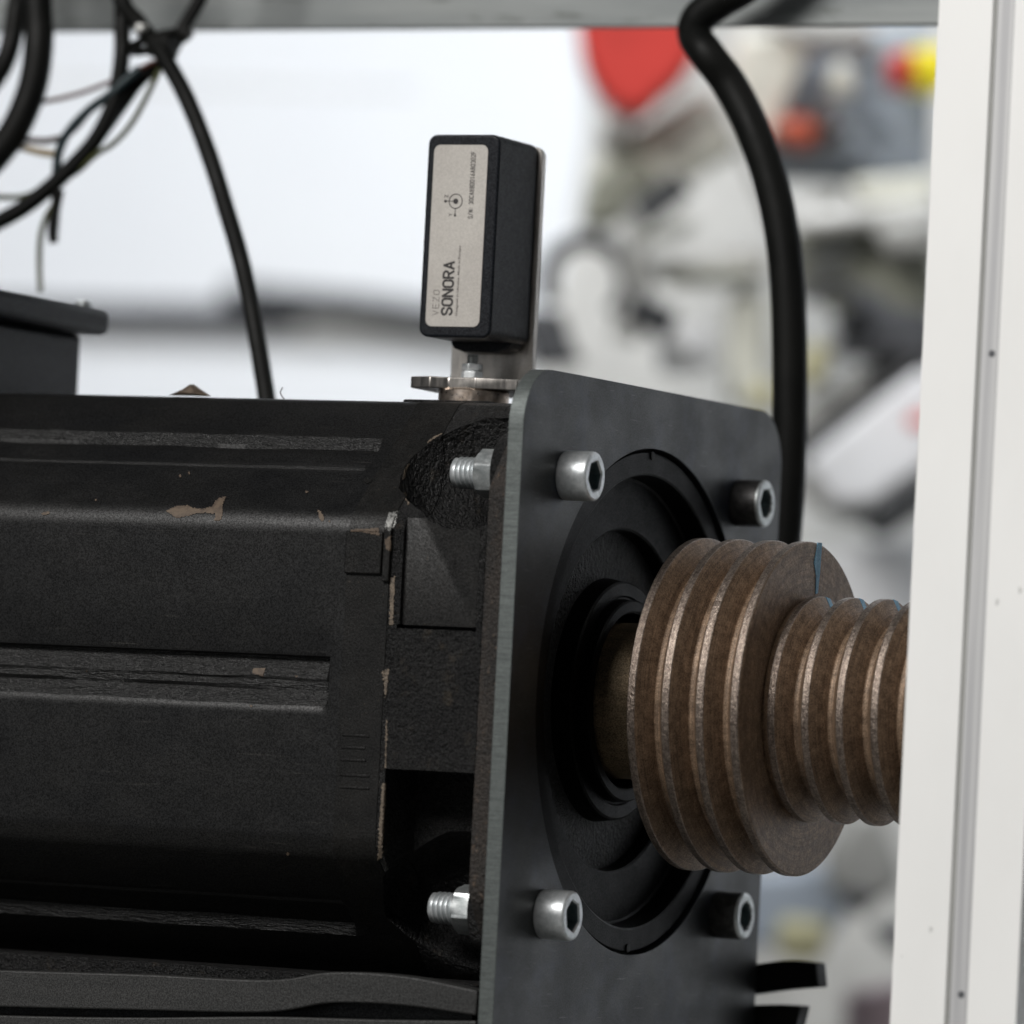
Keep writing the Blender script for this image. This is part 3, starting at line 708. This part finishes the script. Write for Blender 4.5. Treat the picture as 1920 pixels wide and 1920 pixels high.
cable('loop_cable', [(60, -900, 158), (50, -400, 155), (40, -60, 150), (30, 20, 146), (18, 90, 142), (-5, 140, 140), (-40, 180, 140)], 9.0, M['rubber'], 'black cable half hidden outside the thickest cable loop', GB)
cable('loop_cable', [(240, -900, 130), (235, -400, 128), (231, -60, 122), (229, 30, 118), (228, 110, 114), (214, 190, 112), (180, 260, 110), (135, 312, 108), (85, 358, 106), (35, 395, 104), (-30, 430, 102)], 7.0, M['rubber'], 'middle black cable sweeping down to the edge beside the thin wires', GB)
cable('loop_cable', [(620, -900, 150), (520, -400, 145), (400, -60, 135), (345, 50, 128), (310, 110, 122), (262, 150, 118), (225, 200, 116), (180, 262, 114), (128, 318, 112)], 6.0, M['rubber'], 'slimmer black cable joining the bundle from above', GB)
GW = 'thin coloured wires below the rail'
cable('thin_wire', [(300, 110, 115), (262, 128, 115), (210, 152, 118), (150, 175, 120), (85, 190, 122), (40, 190, 122)], 2.03, BG['wire_brown'], 'thin brown wire reaching across to the thickest cable', GW, 'wire', 8)
cable('thin_wire', [(262, 128, 112), (205, 178, 110), (165, 208, 110), (130, 245, 110), (112, 280, 110), (106, 320, 110), (104, 400, 110), (100, 450, 110)], 3.92, BG['teal'], 'dark teal wire dropping through the cables', GW, 'wire', 10)
cable('thin_wire', [(165, 212, 112), (130, 250, 113), (90, 264, 115), (45, 262, 118), (0, 262, 118)], 2.84, BG['brown'], 'thin dark wire running to the edge above the tan one', GW, 'wire', 8)
cable('thin_wire', [(110, 290, 116), (75, 285, 117), (40, 276, 118), (0, 268, 118)], 3.24, BG['tan'], 'tan wire showing between the cables', GW, 'wire', 8)
cable('thin_wire', [(300, 130, 108), (268, 195, 108), (242, 238, 108), (212, 270, 108), (180, 290, 108), (140, 325, 109), (95, 345, 110), (45, 368, 112), (-10, 370, 112)], 2.43, BG['green'], 'olive green wire bowing outside the middle cable', GW, 'wire', 8)
cable('thin_wire', [(108, 372, 106), (88, 405, 106), (76, 445, 106), (74, 500, 106), (76, 545, 104)], 2.43, BG['green'], 'short olive wire hanging down onto the terminal box', GW, 'wire', 8)
cable('thin_wire', [(112, 355, 104), (104, 395, 104), (98, 430, 104), (101, 455, 104)], 4.05, M['rubber'], 'short black wire end dangling above the terminal box', GW, 'wire', 8)
# cable tie around the bundle
ct = empty('cable_tie', at(300, 75, 118), 'black cable tie gathering the cables under the rail', 'cable tie')
cc = at(298, 78, 116); bt = tube('strap', [cc+Vector((11*math.cos(a)*1.2, 9*math.sin(a), 4*math.cos(a))) for a in [2*math.pi*k/12 for k in range(12)]], 2.0, M['rubber'], n=8)
hd = box('tie_head', cc.x+2, cc.x+12, cc.y-14, cc.y-4, cc.z-8, cc.z+1, M['rubber'], bv=1.2); adopt(ct, bt, hd)
gl = lathe('tie_end', [(cc.y-16, 1.6), (cc.y-12, 1.9)], BG['lgrey'], axis='Y', cen=(cc.x-1, 0, cc.z+4), n=14); adopt(ct, gl)

# ------------------------------------------------------------------ far background, out of focus
def slab(name, pts, D, th, matl, label, cat, bv=6, group=None):
    # solid with an outline in the plane across the view, thickness th going away
    n = len(pts); A = [far(u, v, D) for u, v in pts]; V = A+[a+fw*th for a in A]
    o = obj(name, V, [tuple(range(n)), tuple(range(n, 2*n))]+[(i, (i+1) % n, n+(i+1) % n, n+i) for i in range(n)], matl)
    bevel(o, bv, 2, 20); return tag(o, label, cat, group)
def rod(name, pts, D, r, matl, label, cat, group=None):
    return tag(tube(name, [far(u, v, D) for u, v in pts], r, matl, n=14), label, cat, group)
# wall trunking and pipe
tk = box('cable_trunking', -2600, at(520, 590, 2440).x, 2482, 2499, at(300, 618, 2482).z, at(300, 566, 2482).z, BG['dgrey'], bv=4)
tag(tk, 'dark grey trunking band along the white wall behind the motor', 'trunking')
pz = at(650, 560, 2400).z
tag(tube('wall_pipe', [(at(430, 560, 2480).x, 2480, pz+8), (at(560, 560, 2480).x, 2480, pz+3), (at(700, 560, 2480).x, 2480, pz-2), (at(900, 560, 2480).x, 2480, pz-14), (at(1100, 560, 2480).x, 2480, pz-24)], 12, BG['black'], n=12), 'thin dark pipe on the white wall behind the sensor', 'pipe')
tag(box('wall_ledge', at(470, 620, 2440).x, at(1050, 620, 2440).x, 2486, 2499, at(700, 640, 2486).z, at(700, 598, 2486).z, BG['lgrey'], bv=4), 'pale grey ledge on the wall below the thin pipe', 'ledge')
bgz = 'machines standing behind the plate'
slab('machine_cabinet', [(1120, -150), (2100, -150), (2100, 2150), (1000, 2150), (1000, 700), (1075, 430), (1110, 200)], 4000, 260, BG['lgrey'], 'large light grey machine cabinet out of focus behind the pulley', 'machine', 10)
D = 3650
slab('red_cover', [(1082, 0), (1305, -10), (1310, 105), (1278, 150), (1240, 180), (1212, 212), (1160, 210), (1122, 172), (1094, 115)], D, 90, BG['red'], 'bright red plastic cover just under the rail', 'cover')
slab('slanting_machine', [(1110, 300), (1320, 165), (1400, 190), (1400, 270), (1150, 415), (1090, 400)], D+60, 90, BG['cream'], 'cream coloured machine arm slanting under the red cover', 'machine')
rod('lever', [(1200, 405), (1240, 372), (1282, 340)], D-30, 9, BG['black'], 'short black lever below the cream arm', 'lever')
rod('hand_wheel', [(1100+74*math.cos(a), 528+78*math.sin(a)) for a in [math.radians(150+260*k/16) for k in range(17)]], D, 5.5, BG['black'], 'dark ring handwheel beside the sensor bracket', 'handwheel')
rod('wheel_shaft', [(1180, 470), (1196, 540), (1180, 600), (1170, 640)], D, 9, BG['grey'], 'grey upright shaft beside the ring handwheel', 'shaft')
rod('lever', [(1180, 575), (1215, 590), (1262, 612)], D-30, 10, BG['black'], 'black lever pointing down from the grey shaft', 'lever')
slab('dark_clamp', [(985, 575), (1060, 585), (1070, 640), (1100, 680), (1000, 690)], D, 60, BG['dgrey'], 'dark grey clamp behind the sensor bracket', 'clamp')
slab('grey_bracket', [(1200, 485), (1440, 470), (1440, 530), (1230, 520)], D+80, 60, BG['lgrey'], 'pale grey bracket behind the thick cable', 'bracket')
slab('control_panel', [(1400, 60), (1750, 40), (1750, 330), (1600, 340), (1420, 330)], D+90, 60, BG['bluegrey'], 'blue grey control panel at the top behind the thick cable', 'control panel')
slab('panel_door', [(1380, 60), (1530, 60), (1470, 215), (1440, 300), (1420, 330), (1370, 250)], D+40, 40, BG['cream'], 'pale panel door next to the thick cable', 'panel door')
slab('orange_knob', [(1440, 238), (1478, 222), (1512, 212), (1535, 240), (1522, 280), (1480, 266)], D, 60, BG['orange'], 'orange red knob beside the thick cable', 'knob')
slab('knob_base', [(1525, 190), (1575, 205), (1572, 268), (1530, 285)], D+10, 60, BG['brown'], 'dark base behind the orange red knob', 'knob base')
es = empty('emergency_button', far(1710, 130, D), 'red and yellow button near the top of the white post', 'button')
for nm, pts, m_, dd in (('button_cap', [(1668, 98), (1712, 92), (1712, 165), (1672, 160)], 'red', 0), ('button_ring', [(1705, 88), (1780, 88), (1780, 168), (1705, 168)], 'yellow', 15)):
    A = [far(u, v, D+dd) for u, v in pts]; V = A+[a+fw*60 for a in A]
    adopt(es, bevel(obj(nm, V, [(0, 1, 2, 3), (4, 5, 6, 7), (0, 1, 5, 4), (1, 2, 6, 5), (2, 3, 7, 6), (3, 0, 4, 7)], BG[m_]), 5))
slab('dark_bracket', [(1430, 40), (1640, 50), (1640, 92), (1500, 88)], D+30, 50, BG['grey'], 'grey bracket directly under the rail', 'bracket')
slab('cream_tray', [(1590, 335), (1760, 320), (1760, 395), (1620, 385)], D, 60, BG['cream'], 'cream tray left of the white post', 'tray')
slab('small_latch', [(1530, 345), (1575, 345), (1580, 385), (1530, 385)], D-10, 30, BG['grey'], 'small grey latch beside the cream tray', 'latch')
slab('olive_box', [(1490, 430), (1760, 410), (1760, 590), (1600, 600), (1560, 560), (1500, 540)], D+20, 120, BG['olive'], 'olive grey box behind the thick cable', 'box')
slab('grey_shelf', [(1240, 505), (1420, 500), (1420, 530), (1250, 535)], D+20, 50, BG['olive'], 'narrow olive shelf seen left of the thick cable', 'shelf')
slab('vertical_panel', [(1370, 540), (1440, 540), (1440, 760), (1360, 760)], D+40, 40, BG['cream'], 'cream upright strip left of the thick cable', 'panel')
slab('black_motor_block', [(1600, 590), (1640, 530), (1660, 570), (1760, 590), (1760, 680), (1560, 660)], D-30, 90, BG['dgrey'], 'dark block left of the white post', 'machine block')
slab('yellow_tab', [(1505, 645), (1562, 640), (1550, 720), (1505, 735)], D-20, 20, BG['paleyellow'], 'dull yellow tab right of the thick cable', 'tab')
slab('yellow_tab', [(1415, 715), (1450, 710), (1450, 775), (1400, 760)], D-20, 20, BG['paleyellow'], 'dull yellow tab above the plate corner', 'tab')
slab('grey_beam', [(1500, 770), (1720, 625), (1760, 640), (1760, 670), (1520, 850), (1490, 850)], D, 60, BG['grey'], 'grey beam slanting upward behind the white box', 'beam')
rod('dark_bar', [(1500, 850), (1600, 770), (1740, 668)], D-20, 7, BG['black'], 'thin black bar along the white box edge', 'bar')
slab('white_box', [(1510, 860), (1720, 690), (1780, 700), (1780, 850), (1640, 950), (1560, 950)], D-30, 160, BG['white'], 'white box tilted between thick cable and post', 'box')
slab('dark_grip', [(1622, 985), (1720, 885), (1780, 860), (1780, 930), (1655, 1015)], D-40, 60, BG['black'], 'black grip under the tilted white box', 'grip')
rod('grey_hose', [(1505, 900), (1550, 945), (1630, 965), (1680, 960)], D, 6, BG['grey'], 'grey hose under the tilted white box', 'hose')
slab('white_board', [(1500, 1040), (1780, 1000), (1780, 1400), (1500, 1400)], D+120, 60, BG['white'], 'white panel behind the small pulley step', 'panel')
slab('grey_funnel', [(1600, 1520), (1660, 1520), (1700, 1660), (1640, 1700), (1555, 1670), (1560, 1590)], D, 80, BG['grey'], 'grey funnel shape under the small pulley step', 'funnel')
slab('dark_nozzle', [(1578, 1668), (1640, 1680), (1628, 1720), (1590, 1715)], D-30, 40, BG['black'], 'dark nozzle tip below the grey funnel', 'nozzle')
slab('blue_grey_tray', [(1380, 1640), (1570, 1620), (1590, 1720), (1560, 1760), (1380, 1780)], D+60, 60, BG['bluegrey'], 'blue grey tray below the large pulley step', 'tray')
slab('pale_sheet', [(1460, 1720), (1560, 1730), (1540, 1810), (1460, 1800)], D, 20, BG['paleyellow'], 'pale yellow sheet above the curved black bars', 'sheet')
slab('dark_block', [(1630, 1745), (1780, 1730), (1780, 1800), (1680, 1790)], D-20, 60, BG['dgrey'], 'dark block low beside the white post', 'block')
slab('mauve_box', [(1590, 1870), (1780, 1840), (1780, 2000), (1590, 2000)], D+60, 60, BG['purple'], 'mauve box low behind the white post', 'box')

slab('wire_rack', [(1330, 170), (1360, 150), (1480, 420), (1455, 440)], D-60, 30, BG['lgrey'], 'light grey rack strip slanting behind the thick cable', 'rack')
slab('beige_guard', [(1110, 330), (1200, 290), (1240, 330), (1160, 420), (1090, 430)], D+30, 50, BG['olive'], 'beige grey guard under the cream machine arm', 'guard')
slab('grey_hook', [(1175, 380), (1210, 365), (1215, 470), (1180, 480)], D, 40, BG['grey'], 'grey hook between the black lever and the ring handwheel', 'hook')
slab('shelf_edge', [(1500, 395), (1760, 372), (1760, 412), (1500, 440)], D-20, 40, BG['lgrey'], 'pale shelf edge above the olive grey box', 'shelf edge')
slab('dark_switch', [(1560, 215), (1600, 225), (1590, 262), (1555, 258)], D-30, 30, BG['dgrey'], 'dark switch right of the orange red knob', 'switch')
slab('grey_duct', [(1640, 420), (1760, 400), (1760, 470), (1660, 480)], D-40, 40, BG['grey'], 'grey duct crossing the olive grey box', 'duct')
slab('pale_case', [(1230, 620), (1330, 600), (1345, 690), (1240, 700)], D+20, 60, BG['white'], 'pale case right of the lower black lever', 'case')
slab('dark_slot', [(1250, 640), (1300, 650), (1290, 662), (1245, 655)], D-40, 20, BG['grey'], 'grey slot on the pale case', 'slot')

slab('round_switch', [(1612, 100), (1640, 96), (1644, 122), (1616, 128)], D-30, 30, BG['dgrey'], 'small dark knob left of the red and yellow button', 'knob')
slab('cream_block', [(1555, 120), (1600, 112), (1606, 178), (1560, 186)], D+20, 40, BG['cream'], 'cream block on the blue grey control panel', 'block')
slab('dark_strip', [(1505, 488), (1600, 470), (1602, 482), (1508, 502)], D-40, 20, BG['dgrey'], 'dark strip along the olive grey box', 'strip')
slab('grey_cover', [(1118, 235), (1180, 215), (1200, 262), (1130, 290)], D+40, 40, BG['grey'], 'grey cover between the red cover and the cream arm', 'cover')
slab('cream_pipe', [(1210, 425), (1300, 400), (1306, 430), (1216, 458)], D-10, 30, BG['cream'], 'cream pipe right of the short black lever', 'pipe')
slab('black_clip', [(1560, 600), (1612, 560), (1622, 580), (1572, 622)], D-50, 20, BG['black'], 'black clip above the grey slanting beam', 'clip')
rod('loose_hose', [(1505, 560), (1550, 530), (1600, 545), (1640, 600), (1650, 640)], D-30, 5, BG['dgrey'], 'dark loose hose looping over the olive grey box', 'hose')
slab('red_tab', [(1700, 780), (1760, 770), (1760, 800), (1705, 808)], D-60, 10, BG['red'], 'faint red tab on the tilted white box', 'tab')
slab('wall_panel', [(20, 150), (780, 165), (780, 172), (20, 157)], 4620, 8, BG['lgrey'], 'thin pale joint strip high on the white wall', 'wall strip')
